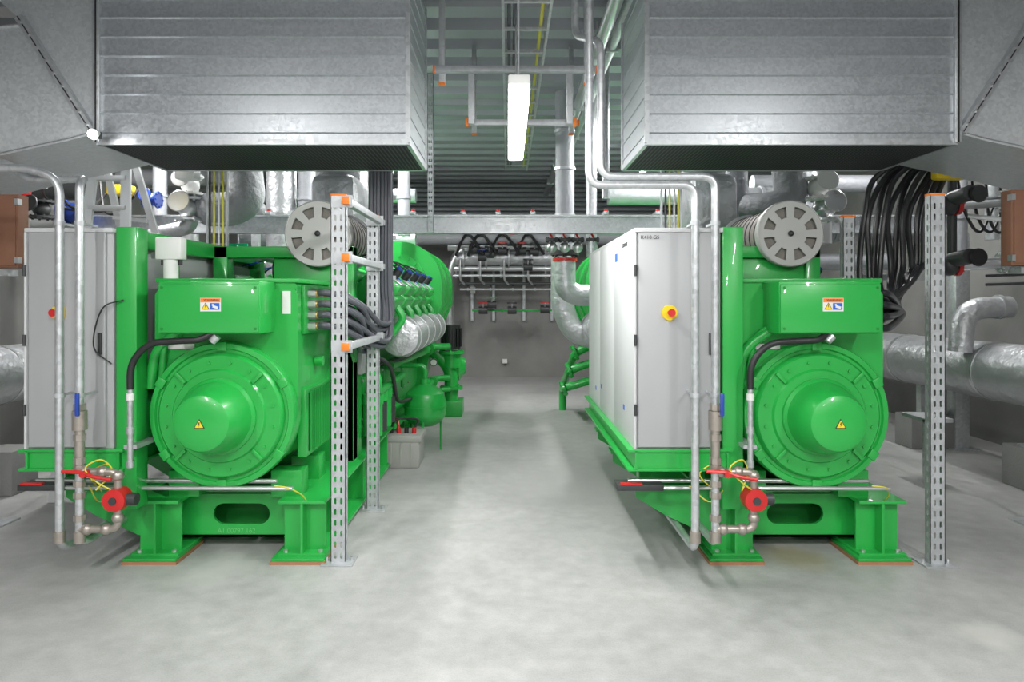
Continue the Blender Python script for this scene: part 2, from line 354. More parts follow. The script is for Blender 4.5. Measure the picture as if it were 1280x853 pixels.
def genset(ax,left):
    O=Obj('generator_set',(ax,6.5,0))
    g=lambda n:O(n,GREEN)
    bf=g('base_frame')
    for s in (-1,1):
        xc=ax+s*.42
        ibeam(bf,xc,3.90,9.5,.03,.35,.27)
        for yy in (3.98,4.28,5.0,6.0,7.0,8.0,9.0): box(bf,xc-.12,xc+.12,yy-.007,yy+.007,.048,.332)
        for yy in (3.86,6.3,9.0): 
            box(g('foot_plate'),xc-.16,xc+.14,yy,yy+.34,.018,.034,.002); box(O('foot_pad',PAD),xc-.165,xc+.145,yy-.005,yy+.345,0.0,.018)
        for bx in (-.1,.1): cyl(O('anchor_bolts',GALV),(xc+bx,3.93,.03),(xc+bx,3.93,.06),.014,seg=6)
    plate(bf,[[(ax-.41,.075),(ax+.41,.075),(ax+.41,.345),(ax-.41,.345)],slot(ax,.215,.34,.125,8)],fXZ,4.10,4.12)
    box(bf,ax-.4,ax+.4,4.10,4.22,.335,.352); box(bf,ax-.4,ax+.4,4.10,4.22,.075,.09)
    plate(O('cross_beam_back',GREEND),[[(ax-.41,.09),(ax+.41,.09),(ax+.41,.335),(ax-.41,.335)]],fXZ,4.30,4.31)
    for yy in (5.2,6.8,8.6): box(bf,ax-.41,ax+.41,yy,yy+.12,.08,.33)
    if left: text(O,'A1 00797 162',(ax-.03,4.098,.112),.04,CHALK)
    for s in (-1,1):
        for yy in (4.0,4.38): box(g('alternator_feet'),ax+s*.30-.09,ax+s*.30+.09,yy,yy+.14,.345,.50,.006)
    # --- alternator
    zc=.855; R=.395
    prof=[]
    for k in range(25):
        a=math.pi+math.pi*k/24; prof.append((ax+R*math.cos(a),zc+R*math.sin(a)))
    prof+= [(ax+R,1.58),(ax+R-.02,1.61),(ax-R+.02,1.61),(ax-R,1.58)]
    plate(g('alternator_housing'),[prof],fXZ,3.90,4.62)
    box(g('alternator_lid'),ax-R-.012,ax+R+.012,3.885,4.63,1.598,1.622,.004)
    prof2=[(ax+(p[0]-ax)*1.03,zc+(p[1]-zc)*1.03 if p[1]<1 else p[1]-.05) for p in prof]
    plate(g('alternator_end_ring'),[prof2],fXZ,4.58,4.66)
    plate(g('alternator_end_ring'),[prof2],fXZ,3.88,3.93)
    box(g('terminal_box'),ax-.272,ax+.272,3.655,3.90,1.318,1.60,.008)
    box(g('terminal_box_lid'),ax-.268,ax+.268,3.645,3.66,1.325,1.585,.004)
    for sx in (-.25,.25):
        for z in (1.345,1.565): cyl(O('lid_screws',GREEND),(ax+sx,3.640,z),(ax+sx,3.648,z),.007,seg=8)
    warn_label(O,ax+.012,3.645,1.474)
    a=(ax,3.90,zc)
    lathe(g('bearing_shield'),[(0,.408),(.075,.408),(.085,.402),(.088,.375),(.074,.368),(.074,.352),(.10,.346),(.112,.335),(.115,.262),(.13,.252),(.135,.20)],a,(0,-1,0),72)
    lathe(g('bearing_hub'),[(.12,.215),(.15,.212),(.165,.196),(.24,.182),(.315,.160),(.345,.145),(.357,.120),(.362,.05),(.362,.002)],a,(0,-1,0),56)
    for k,an in enumerate((90,28,152,-35,215,-90)):
        an=math.radians(an); c=Vector((ax+.385*math.cos(an),3.835,zc+.385*math.sin(an)))
        obox(g('shield_lugs'),c,(.05,.06,.055),Matrix.Rotation(-an,3,'Y'),.006)
    for k in range(16):
        an=math.radians(k*22.5+11); cyl(g('shield_bolts'),(ax+.30*math.cos(an),3.775,zc+.30*math.sin(an)),(ax+.30*math.cos(an),3.79,zc+.30*math.sin(an)),.009,seg=6)
    for k in range(4):
        an=math.radians(k*90+45); c=Vector((ax+.30*math.cos(an),3.778,zc+.30*math.sin(an)))
        obox(g('shield_ribs'),c,(.075,.022,.02),Matrix.Rotation(-an,3,'Y'),.004)
    y=3.537
    plate(O('hub_warning',INK),[[(ax-.028,zc-.022),(ax+.028,zc-.022),(ax,zc+.028)]],fXZ,y-.0015,y+.002)
    plate(O('hub_warning',YELL),[[(ax-.022,zc-.018),(ax+.022,zc-.018),(ax,zc+.021)]],fXZ,y-.0025,y)
    plate(O('hub_warning',INK),[[(ax-.001,zc+.010),(ax+.004,zc+.010),(ax+.001,zc),(ax+.005,zc),(ax-.002,zc-.014),(ax,zc-.003),(ax-.005,zc-.003)]],fXZ,y-.0032,y)
    for s in (-1,1):
        x0=ax+s*.37; x1=ax+s*.425
        box(g('louvre_housing'),min(x0,x1),max(x0,x1),3.98,4.52,.58,.98,.01)
        for k in range(12):
            yy=4.02+k*.04
            box(O('louvre_slots',BLACK),min(x1,x1+s*.002),max(x1,x1+s*.002),yy,yy+.02,.61,.95)
            box(g('louvre_fins'),min(x1,x1+s*.014),max(x1,x1+s*.014),yy+.021,yy+.027,.60,.96)
        cyl(g('lifting_eye'),(ax+s*.40,4.25,1.12),(ax+s*.45,4.25,1.12),.03,seg=16)
    box(g('gland_plate'),ax+R,ax+R+.02,3.98,4.56,1.30,1.585,.004)
    for i in range(3):
        for j in range(4):
            p=Vector((ax+R+.02,4.06+i*.17,1.345+j*.065))
            cyl(O('cable_glands',STEEL),p,p+Vector((.045,0,0)),.027,seg=6); cyl(O('cable_glands',BRASS),p+Vector((.045,0,0)),p+Vector((.065,0,0)),.023,seg=12)
    box(O('rating_plate',WHITE),ax+R-.075,ax+R-.03,3.874,3.882,1.42,1.55)
    box(O('rating_plate',WHITE),ax-.33,ax-.18,3.874,3.882,1.22,1.25)
    cyl(g('coupling_guard'),(ax,4.66,zc),(ax,4.86,zc),.36,seg=40)
    fp=[(ax-.50,.35),(ax+.50,.35),(ax+.50,1.05),(ax+.36,1.42),(ax-.36,1.42),(ax-.50,1.05)]
    plate(g('flywheel_housing'),[fp],fXZ,4.86,5.12)
    for s in (-1,1):
        box(g('rear_frame_post'),ax+s*.45-.05,ax+s*.45+.05,4.86,4.98,.35,1.88,.004)
    box(g('rear_frame_post'),ax-.5,ax+.5,4.86,4.98,1.80,1.88,.004)
    box(g('rear_frame_post'),ax-.08,ax+.45,4.90,4.93,1.40,1.80,.004)
    ep=[(ax-.36,.22),(ax+.36,.22),(ax+.44,.50),(ax+.44,.95),(ax+.56,1.32),(ax+.38,1.48),(ax+.12,1.22),(ax-.12,1.22),(ax-.38,1.48),(ax-.56,1.32),(ax-.44,.95),(ax-.44,.50)]
    plate(g('crankcase'),[ep],fXZ,5.12,8.7)
    for k in range(5):
        yy=5.42+k*.52
        for s in (-1,1):
            c=Vector((ax+s*.455,yy,.72))
            box(g('crankcase_doors'),c.x-.02,c.x+.02,yy-.19,yy+.19,.55,.90,.012)
            for q in ((-.16,.15),(.16,.15),(-.16,-.15),(.16,-.15)): cyl(O('door_bolts',GALV),(c.x,yy+q[0],.725+q[1]),(c.x+s*.034,yy+q[0],.725+q[1]),.012,seg=6)
            Rm=Matrix.Rotation(s*math.radians(38),3,'Y')
            hc=Vector((ax+s*.56,yy,1.51))
            obox(g('cylinder_heads'),hc,(.32,.40,.24),Rm,.02)
            obox(g('rocker_covers'),hc+Rm@Vector((0,0,.16)),(.25,.33,.10),Rm,.03)
            obox(O('cover_plates',GALV),hc+Rm@Vector((s*.06,0,.212)),(.08,.22,.012),Rm,.003)
            cyl(O('ignition_coils',BLACK),hc+Rm@Vector((0,0,.2)),hc+Rm@Vector((0,0,.29)),.035,seg=12)
            cyl(O('ignition_caps',BLUE),hc+Rm@Vector((0,0,.285)),hc+Rm@Vector((0,0,.31)),.028,seg=12)
            tube(O('ignition_leads',BLACK),[hc+Rm@Vector((0,0,.29)),hc+Vector((-s*.02,0,.36)),Vector((ax+s*.30,yy+.1,1.83))],.008,seg=6,f=.08)
            tube(O('sensor_leads',PBLUE),[hc+Rm@Vector((s*.1,.1,.2)),hc+Vector((s*.1,.12,.24)),Vector((ax+s*.34,yy+.16,1.83))],.007,seg=6,f=.08)
            tube(g('coolant_branches'),[hc+Vector((s*.13,.1,-.05)),hc+Vector((s*.20,.1,-.16)),Vector((ax+s*.66,yy+.1,1.22))],.03,seg=10,f=.05)
            cyl(g('intake_branches'),hc+Vector((-s*.18,0,-.02)),Vector((ax+s*.10,yy,1.60)),.06,seg=12)
    for s in (-1,1):
        cyl(O('ignition_rail',STEEL),(ax+s*.30,5.2,1.83),(ax+s*.30,7.8,1.83),.035,seg=12)
        lathe(O('exhaust_manifold_lagging',FOIL),[(0,.10),(.02,.155),(.06,.17),(2.3,.17),(2.36,.155),(2.4,.10)],(ax+s*.70,5.65,1.19),(0,1,0),28)
        for yy in (5.75,6.3,6.86,7.43,7.95): lathe(O('lagging_bands',STEEL),[(0,.169),(0,.176),(.02,.176),(.02,.169)],(ax+s*.70,yy,1.19),(0,1,0),28,False)
        for k in range(4):
            yy=5.25+k*.2
            cyl(O('oil_filters',DARK if k%2 else GREEN),(ax+s*.56,yy,.46),(ax+s*.56,yy,.70),.075,seg=20); cyl(g('filter_heads'),(ax+s*.56,yy,.70),(ax+s*.56,yy,.78),.082,seg=20)
        tube(g('oil_pipe'),[(ax+s*.5,5.15,.95),(ax+s*.62,5.15,.95),(ax+s*.62,5.15,.80),(ax+s*.62,6.4,.80),(ax+s*.5,6.4,.8)],.028,seg=10,f=.06)
        tube(O('fuel_hose',BLACK),spline([(ax+s*.47,5.2,1.1),(ax+s*.66,5.4,.98),(ax+s*.63,6.0,.62),(ax+s*.66,6.6,.55),(ax+s*.47,7.1,.42)]),.018,seg=8)
        tube(O('sensor_harness',BLACK),spline([(ax+s*.47,5.2,.98),(ax+s*.6,6.3,.95),(ax+s*.58,7.2,.92),(ax+s*.5,8.4,.95)]),.012,seg=6)
        tube(O('control_harness',BLACK),spline([(ax+s*.46,5.1,1.5),(ax+s*.56,5.15,1.2),(ax+s*.54,5.3,.9),(ax+s*.6,5.2,.5),(ax+s*.5,5.6,.40)]),.014,seg=6)
        box(O('junction_box',CABG),ax+s*.50-.03,ax+s*.50+.03,5.0,5.14,.95,1.15,.006)
    cyl(g('charge_air_manifold'),(ax,5.25,1.68),(ax,7.7,1.68),.15,seg=28)
    for yy in (5.9,6.6,7.3): flange(g('manifold_flanges'),(ax,yy,1.68),(0,1,0),.19,.04,10)
    sph(O('turbocharger',STEEL),(ax+.12,5.15,1.72),.17,(1,.75,1)); cyl(O('turbocharger',DARK),(ax-.15,5.15,1.72),(ax+.3,5.15,1.72),.09,seg=20)
    # charge-air cooler hood
    hy=7.75
    hp=[]
    for k in range(13):
        a_=math.pi/2*k/12; hp.append((ax+.36+.46*math.cos(a_),1.68+.46*math.sin(a_)))
    hp+= [(ax-.36-.46*math.cos(math.pi/2*(12-k)/12),1.68+.46*math.sin(math.pi/2*(12-k)/12)) for k in range(13)]
    hp+= [(ax-.82,1.45),(ax-.60,.95),(ax+.60,.95),(ax+.82,1.45)]
    plate(g('intercooler_hood'),[hp],fXZ,hy,9.3)
    hp2=[((p[0]-ax)*.84+ax,(p[1]-1.6)*.80+1.6) for p in hp]
    plate(g('intercooler_hood_face'),[hp2],fXZ,hy-.06,hy+.01)
    hp3=[((p[0]-ax)*1.03+ax,(p[1]-1.6)*1.04+1.6) for p in hp]
    for yy in (hy+.004,hy+.7,9.25): plate(g('hood_ribs'),[hp3],fXZ,yy,yy+.05)
    for k in range(0,10,2):
        p=hp2[2+k]
        cyl(g('hood_bolts'),(p[0]-.02,hy-.075,p[1]-.02),(p[0]-.02,hy-.055,p[1]-.02),.014,seg=6)
    plate(g('gear_case'),[[(ax-.5,.35),(ax+.5,.35),(ax+.62,.9),(ax+.5,1.3),(ax-.5,1.3),(ax-.62,.9)]],fXZ,8.7,9.2)
    px=ax+.86
    lathe(g('pump_volute'),[(0,.02),(.0,.15),(.03,.19),(.12,.19),(.16,.13),(.2,.10)],(px-.02,9.05,.62),(1,0,0),32)
    tube(g('pump_pipe'),[(px,8.9,.2),(px,8.9,.62),(px-.3,8.9,.9)],.09,seg=16,f=.15)
    flange(g('pump_flange'),(px,8.9,.36),(0,0,1),.15,.04); flange(g('pump_flange'),(px,8.9,.82),(0,0,1),.17,.04)
    cyl(g('motor_mount'),(px,8.9,.62),(px,8.9,.84),.12,seg=20)
    cyl(O('pump_motor',BLACK),(px,8.9,.86),(px,8.9,1.17),.12,seg=24)
    for k in range(14):
        an=2*math.pi*k/14; obox(O('pump_motor',BLACK),(px+.125*math.cos(an),8.9+.125*math.sin(an),1.01),(.03,.006,.24),Matrix.Rotation(an,3,'Z'))
    box(g('pump_stand'),px-.15,px+.15,8.75,9.15,.0,.2,.01)
    vx,vy=ax+.78,6.75
    lathe(g('expansion_vessel'),[(0,.03),(.01,.09),(.05,.165),(.10,.198),(.12,.204),(.26,.204),(.33,.185),(.39,.12),(.42,.05),(.47,.045)],(vx,vy,.25),(0,0,1),36)
    lathe(g('vessel_band'),[(0,.204),(0,.211),(.02,.211),(.02,.204)],(vx,vy,.44),(0,0,1),36,False)
    tube(g('vessel_pipe'),[(vx,vy,.70),(vx,vy,.85),(ax+.5,vy,.85)],.022,seg=10,f=.06)
    for an in (.5,2.6,4.7): cyl(g('vessel_legs'),(vx+.17*math.cos(an),vy+.17*math.sin(an),0),(vx+.17*math.cos(an),vy+.17*math.sin(an),.35),.012,seg=8)
    for k,(zz,rr) in enumerate(((.90,.045),(.5,.04),(.35,.03))):
        tube(g('coolant_lines'),[(ax+.52+.02*k,6.2,zz),(ax+.56+.02*k,7.2,zz),(ax+.62+.05*k,8.0,zz),(ax+.62+.05*k,8.7,zz),(ax+.86,8.75,zz)],rr,seg=12,f=.12)
        flange(g('line_flange'),(ax+.62+.05*k,8.3,zz),(0,1,0),rr*1.8,.03,6)
    cyl(O('gauge',DARK),(px-.15,8.21,.75),(px-.15,8.17,.75),.046,seg=16); cyl(O('gauge',WHITE),(px-.15,8.2,.75),(px-.15,8.165,.75),.036,seg=16)
    for k in range(3):
        tube(g('return_lines'),[(ax-.55,8.4,1.0-.22*k),(ax-.9-.07*k,8.4,.85-.22*k),(ax-.98,9.3,.30),(ax-.98,9.3,.0)],.05,seg=12,f=.12)
        flange(g('line_flange'),(ax-.9-.07*k,8.42,.85-.22*k),(1,.0,.4),.10,.03,8)
    # --- air filter drum
    fx,fz,fy=ax+.262,1.966,4.80
    cyl(O('filter_element',mat_filter),(fx,fy+.06,fz),(fx,fy+.80,fz),.205,seg=56)
    for k in range(9): 
        lathe(O('filter_bands',DARK),[(0,.204),(0,.209),(.01,.209),(.01,.204)],(fx,fy+.05+k*.093,fz),(0,1,0),48,False)
    loops=[[(fx+.226*math.cos(2*math.pi*k/48),fz+.226*math.sin(2*math.pi*k/48)) for k in range(48)]]
    for k in range(8):
        a0=2*math.pi*k/8+.16; a1=2*math.pi*(k+1)/8-.16
        lp=[(fx+.19*math.cos(a0+(a1-a0)*t/5),fz+.19*math.sin(a0+(a1-a0)*t/5)) for t in range(6)]
        lp+=[(fx+.115*math.cos(a1-.05+(a0-a1+.10)*t/5),fz+.115*math.sin(a1-.05+(a0-a1+.10)*t/5)) for t in range(6)]
        loops.append(lp)
    plate(O('filter_end_disc',DISC),loops,fXZ,fy,fy+.012)
    cyl(O('filter_inner',mat_filter),(fx,fy+.03,fz),(fx,fy+.055,fz),.20,seg=40)
    lathe(O('filter_end_rim',DISC),[(0.004,.224),(-.006,.228),(0,.234),(.05,.234),(.05,.205)],(fx,fy,fz),(0,1,0),48,False)
    sph(O('filter_knob',DARK),(fx,fy-.01,fz),.02)
    cyl(O('filter_rear_plate',CABG),(fx,fy+.80,fz),(fx,fy+.84,fz),.232,seg=48)
    box(g('filter_support'),fx-.30,fx+.20,fy+.15,fy+.8,1.64,1.72,.01)
    box(O('filter_label',WHITE),fx-.29,fx-.12,fy+.142,fy+.148,1.655,1.712)
    for k in range(4): box(O('filter_label',RED),fx-.285+k*.043,fx-.285+k*.043+.02,fy+.140,fy+.145,1.66,1.707)
    box(g('filter_support'),fx-.02,fx+.02,fy+.2,fy+.6,1.5,1.66)
    box(O('insulated_exhaust_box',FOIL),ax-.12,ax+.28,5.9,6.5,2.1,2.6,.08)
    tube(O('exhaust_riser',FOIL),[(ax-.1,5.9,1.55),(ax-.1,5.9,2.12)],.15,seg=20)
    tube(O('exhaust_riser',CLOTH),[(ax+.05,6.2,2.55),(ax+.05,6.2,3.72)],.19,seg=20)
    # --- control cabinet
    c0,c1=ax-1.026,ax-.56; ya,yb=3.72,5.78; z0,z1=.684,1.88
    box(O('cabinet_body',CABG),c0,c1,ya+.02,yb,z0,z1,.006)
    box(O('cabinet_door',CABG),c0+.012,c1-.035,ya,ya+.022,z0+.012,z1-.012,.005)
    box(O('cabinet_top_rim',CABW),c0-.008,c1+.008,ya-.005,yb+.01,z1-.012,z1+.012,.004)
    n=3
    for k in range(n):
        y0=ya+.02+(yb-ya-.02)*k/n+.003; y1=ya+.02+(yb-ya-.02)*(k+1)/n-.003
        box(O('cabinet_side_panels',CABW),c0-.012,c0+.002,y0 if k else ya-.002,y1 if k<n-1 else yb,z0,z1-.01,.004)
        box(O('cabinet_inner_panels',CABG),c1-.002,c1+.012,y0+.2 if k==0 else y0,y1,z0+.35,z1-.12,.004)
        box(g('cabinet_frame'),c1,c1+.03,y1-.0,y1+.012,z0,z1-.05)
    for z in (1.66,1.28,.9): cyl(O('door_hinges',DARK),(c0-.004,ya-.008,z-.03),(c0-.004,ya-.008,z+.03),.009,seg=8)
    box(O('door_handle',DARK),c1-.07,c1-.05,ya-.015,ya,1.2,1.32,.004)
    ex,ez=ax-.845,1.43
    if left: box(O('emergency_stop_plate',YELL),ex-.034,ex+.034,ya-.012,ya,ez-.034,ez+.034,.006)
    else: cyl(O('emergency_stop_plate',YELL),(ex,ya-.012,ez),(ex,ya,ez),.042,seg=28)
    cyl(O('emergency_stop_button',RED),(ex,ya-.045,ez),(ex,ya-.01,ez),.014,seg=20); cyl(O('emergency_stop_button',RED),(ex,ya-.06,ez),(ex,ya-.042,ez),.021,.018,seg=20)
    if not left: text(O,'K410 GS',(c0+.075,ya-.003,z1-.040),.028,INK)
    text(O,'KORNAUER',(c0-.014,4.00,z1-.06),.035,INK,(math.pi/2,0,-math.pi/2))
    box(O('panel_label',PBLUE),c0-.0135,c0-.011,4.28,4.36,z1-.14,z1-.09); box(O('panel_label',WHITE),c0-.0135,c0-.011,4.28,4.36,z1-.20,z1-.145)
    for yy,zz in ((4.02,.85),(5.0,.85),(5.3,.8)): box(O('panel_stickers',PBLUE),c0-.0135,c0-.011,yy,yy+.04,zz,zz+.03)
    box(g('cabinet_frame'),c1+.012,c1+.125,3.74,3.86,.35,1.90,.005)
    box(g('cabinet_frame'),c1+.0,c1+.07,3.86,yb,z1-.085,z1+.015,.004)
    box(g('cabinet_frame'),c1+.0,c1+.07,3.86,yb,z0,z0+.3,.004)
    box(g('cabinet_frame'),c1+.0,c1+.1,yb-.1,yb,.35,z1,.004)
    pl=g('cabinet_plinth')
    box(pl,c0-.045,c1+.06,ya+.0,yb+.05,z0-.016,z0,.002); box(pl,c0-.045,c1+.06,ya,yb+.05,z0-.12,z0-.105,.002)
    box(pl,c0-.005,c0+.008,ya+.0,yb+.05,z0-.11,z0-.01); box(pl,c1+.03,c1+.04,ya,yb+.05,z0-.11,z0-.01)
    box(pl,c0,c1+.04,ya+.015,ya+.03,z0-.11,z0-.01)
    for yy in (3.98,4.85,5.65):
        tp=[(ax-.98,.42),(ax-.98,.35),(ax-.80,.24),(ax-.56,.13),(ax-.40,.10),(ax-.40,.352),(ax-.55,.42)]
        plate(g('cantilever_bracket'),[tp],fXZ,yy,yy+.014)
        box(g('cantilever_bracket'),ax-1.0,ax-.42,yy-.05,yy+.09,.415,.432)
        for xx in (ax-.93,ax-.62): box(g('bracket_struts'),xx-.035,xx+.035,yy-.03,yy+.06,.43,.57,.003)
    for k,(zz,yy) in enumerate(((.455,3.80),(.485,3.84))):
        tube(O('cable_conduit',STEEL),[(ax-1.05,yy,zz),(ax+.40-.1*k,yy,zz-.005)],.012,seg=10)
    box(O('terminal_rail',DARK),ax-1.12,ax-.86,3.78,3.9,.44,.475,.004); box(O('terminal_rail',RED),ax-1.10,ax-.98,3.775,3.80,.475,.484)
    tube(O('earth_cable',WIREY),spline([(ax-.72,3.78,.47),(ax-.62,3.72,.40),(ax-.52,3.76,.50),(ax-.58,3.74,.60),(ax-.68,3.72,.55),(ax-.60,3.7,.46)]),.004,seg=6)
    tube(O('earth_cable',WIREY),spline([(ax+.30,3.80,.465),(ax+.38,3.79,.455),(ax+.43,3.86,.40),(ax+.44,3.92,.35)]),.004,seg=6)
    tube(O('power_hose',BLACK),[(ax-.425,3.66,1.02),(ax-.425,3.66,1.16),(ax-.33,3.66,1.27),(ax-.05,3.66,1.285),(ax+.0,3.69,1.32)],.018,seg=12,f=.12)
    cyl(O('hose_gland',GALV),(ax+.0,3.69,1.275),(ax+.03,3.69,1.305),.022,seg=12)
    tube(g('cooling_bend'),[(ax-.42,3.86,1.0),(ax-.40,3.86,1.22),(ax-.2,3.84,1.36)],.028,seg=12,f=.1)
    tube(g('cooling_bend'),[(ax-.36,3.86,1.05),(ax-.34,3.86,1.30),(ax-.14,3.84,1.40)],.018,seg=12,f=.1)
    cyl(O('conduit_riser',GALV),(ax-.425,3.66,.60),(ax-.425,3.66,1.02),.015,seg=12)
    for z in (.62,.80,.98): cyl(O('conduit_couplings',WHITE if z>.9 else GALV),(ax-.425,3.66,z-.018),(ax-.425,3.66,z+.018),.020,seg=12)
    box(O('conduit_clamp',STRUT),ax-.46,ax-.39,3.66,3.9,.70,.72)
    for i,xx in enumerate((-.60,-.46)):
        box(O('cable_ladder_rails',STRUT),ax+xx-.006,ax+xx+.006,4.99,5.02,1.7,ZC)
    for k in range(13): box(O('cable_ladder_rails',STRUT),ax-.60,ax-.46,5.0,5.01,1.75+k*.15,1.765+k*.15)
    for i,xx in enumerate((-.575,-.545,-.51,-.48)):
        tube(O('ladder_cables',WIREY if i in (1,3) else (STRUT if i==2 else BLACK)),[(ax+xx,4.98,1.55),(ax+xx,4.98,3.6)],.008,seg=6)
    # --- feed pipes with valve bypass (front)
    P=3.57; u1=ax-.745; u2=ax-.640; r=.021
    if left:
        tube(O('feed_pipes',GALV),[(u1,P+.75,.19),(u1,P,.19),(u1,P,2.13),(u1-.16,P,2.19),(u1-1.0,P,2.19),(u1-1.0,P,ZC)],r,seg=14,f=.09)
        tube(O('feed_pipes',GALV),[(u2,P+.75,.22),(u2,P,.22),(u2,P,2.12),(u2-.03,P+.10,2.15),(u2-.35,P+.10,2.15),(u2-.45,P+.10,2.24),(u2-1.2,P+.10,2.24),(u2-1.2,P+.10,ZC)],r,seg=14,f=.07)
    else:
        tube(O('feed_pipes',GALV),[(u1,P+.75,.19),(u1,P,.19),(u1,P,2.10),(.425,P,2.10),(.425,P,ZC)],r,seg=14,f=.07)
        tube(O('feed_pipes',GALV),[(u2,P+.75,.22),(u2,P,.22),(u2,P,2.145),(.485,P,2.145),(.485,P,2.85),(.38,P+.3,3.0),(.38,P+.3,ZC)],r,seg=14,f=.07)
    ft=O('pipe_fittings',FITT)
    for u in (u1,u2): cyl(ft,(u,P,.23),(u,P,.29),.029,seg=12)
    for z in (.62,.66,.78,.88,.94,.36,.48,.54): cyl(ft,(u2,P,z-.016),(u2,P,z+.016),.031,seg=8)
    cyl(ft,(u2,P,.62),(u2,P,.95),.024,seg=12)
    for z in (1.0,1.9): 
        for u in (u1,u2): cyl(O('pipe_clips',STRUT),(u,P,z-.012),(u,P,z+.012),.026,seg=12); box(O('pipe_clips',STRUT),u-.006,u+.006,P,P+.15,z-.006,z+.006)
    cyl(O('ball_valve',FITT),(u2,P,.82),(u2,P,.92),.036,seg=12)
    box(O('valve_handle',BLUE),u2+.01,u2+.03,P-.06,P-.045,.90,1.02,.004); cyl(ft,(u2,P,.90),(u2+.02,P-.05,.91),.010,seg=8)
    tube(O('bypass',FITT),[(u2,P,.60),(u2+.20,P,.60),(u2+.20,P,.30),(u2,P,.30)],.021,seg=12,f=.04)
    for (x,z) in ((.03,.60),(.12,.60),(.20,.58),(.20,.36),(.14,.30),(.04,.30)): sph(ft,(u2+x,P,z),.031,seg=12)
    lathe(O('red_gas_valve',RED),[(0,.03),(.005,.058),(.05,.062),(.09,.058),(.10,.03)],(u2+.20,P-.05,.46),(0,1,0),28)
    cyl(O('red_gas_valve',DARK),(u2+.20,P,.46),(u2+.30,P,.46),.032,seg=16); cyl(O('red_gas_valve',DARK),(u2+.20,P-.050,.46),(u2+.20,P-.056,.46),.020,seg=16)
    tube(O('red_lever',RED),[(u2-.06,P-.05,.615),(u2+.05,P-.05,.61),(u2+.1,P-.06,.59),(u2+.20,P-.06,.575)],.010,seg=8,f=.03); cyl(O('red_lever',RED),(u2+.05,P-.06,.60),(u2+.05,P,.60),.018,seg=10)
    tube(O('yellow_wire_loop',WIREY),spline([(u2+.20,P-.02,.50),(u2+.12,P-.05,.56),(u2+.06,P-.05,.63),(u2+.13,P-.03,.67),(u2+.17,P,.60),(u2+.12,P-.06,.52)]),.004,seg=6)
    if left:
        box(O('sensor_box',WHITE),-2.02,-1.87,3.90,3.98,1.73,1.86,.01); cyl(O('sensor_box',WHITE),(-1.94,3.93,1.62),(-1.94,3.93,1.73),.04,seg=16)
        box(O('sensor_bracket',STRUT),-2.08,-1.98,3.98,4.0,1.74,1.78)
        for k in range(3): cyl(O('sensor_glands',BLACK),(-1.99+.05*k,3.94,1.70),(-1.99+.05*k,3.94,1.74),.012,seg=8)
        tube(O('sensor_lead',BLACK),spline([(-2.10,3.73,1.50),(-2.20,3.70,1.45),(-2.24,3.69,1.25),(-2.16,3.72,1.15)]),.004,seg=6)
    O.done()
AL,AR=-1.60,1.724
genset(AL,True); genset(AR,False)

# ------------------------------------------------------------------ power cables
def cables(name,paths,m,r=.017):
    O=Obj(name,paths[0][0])
    for p in paths: tube(O('cables',m),spline(p,7),r,seg=10)
    return O
paths=[]
for i in range(3):
    for j in range(4):
        y0=4.06+i*.17; z0=1.345+j*.065
        k=i*4+j; xv=-1.005+.026*(k%6)+random.uniform(-.004,.004); yv=5.02+.05*(k//6)
        lo=1.13+.035*j+.03*i+random.uniform(-.02,.02)
        paths.append([Vector((AL+.46,y0,z0)),Vector((AL+.54,y0+.01,z0-.005)),Vector((AL+.60+.012*j,4.48+.05*i,z0-.09)),Vector((xv-.03,4.80,lo+.03)),Vector((xv+.01,yv-.04,lo+.04)),Vector((xv+.012,yv,lo+.22)),Vector((xv,yv,1.62)),Vector((xv,yv,2.1)),Vector((xv,yv,2.9)),Vector((xv,yv,3.7))])
O=cables('power_cables',paths,CABLE,.0195)
for z in (1.65,1.95,2.25): box(O('cable_cleats',STRUT),-1.03,-.84,5.09,5.12,z,z+.03)
O.done()
paths=[]
for k in range(11):
    i,j=k//4,k%4
    y0=4.06+i*.17; z0=1.345+j*.065
    q=k*8.6; dd=5.12+.05*(k%3)+random.uniform(-.02,.02); e=random.uniform(-3,3)
    paths.append([Vector((AR+.46,y0,z0)),Vector((AR+.56,y0+.03,z0-.01)),S(1128-k*1.5,391-k*2,4.75),S(1100+q*.45,393-k*4,4.95),S(1081+q*.85+e,372-k*4,dd-.05),S(1077+q+e,330,dd),S(1078+q-e,270,dd),S(1094+q+e,226,dd+.02),S(1128+q*.8,200,dd+.04),S(1165+q*.6,186-k*1.5,dd+.06),S(1195+q*.5,160-k*3,dd+.06),S(1205+q*.5,60,dd+.06)])
O=cables('power_cables',paths,CABLEB,.021)
for v in (300,350): box(O('cable_cleats',STRUT),SX(1066,5.2),SX(1170,5.2),5.29,5.32,SZ(v,5.2),SZ(v-7,5.2))
O.done()

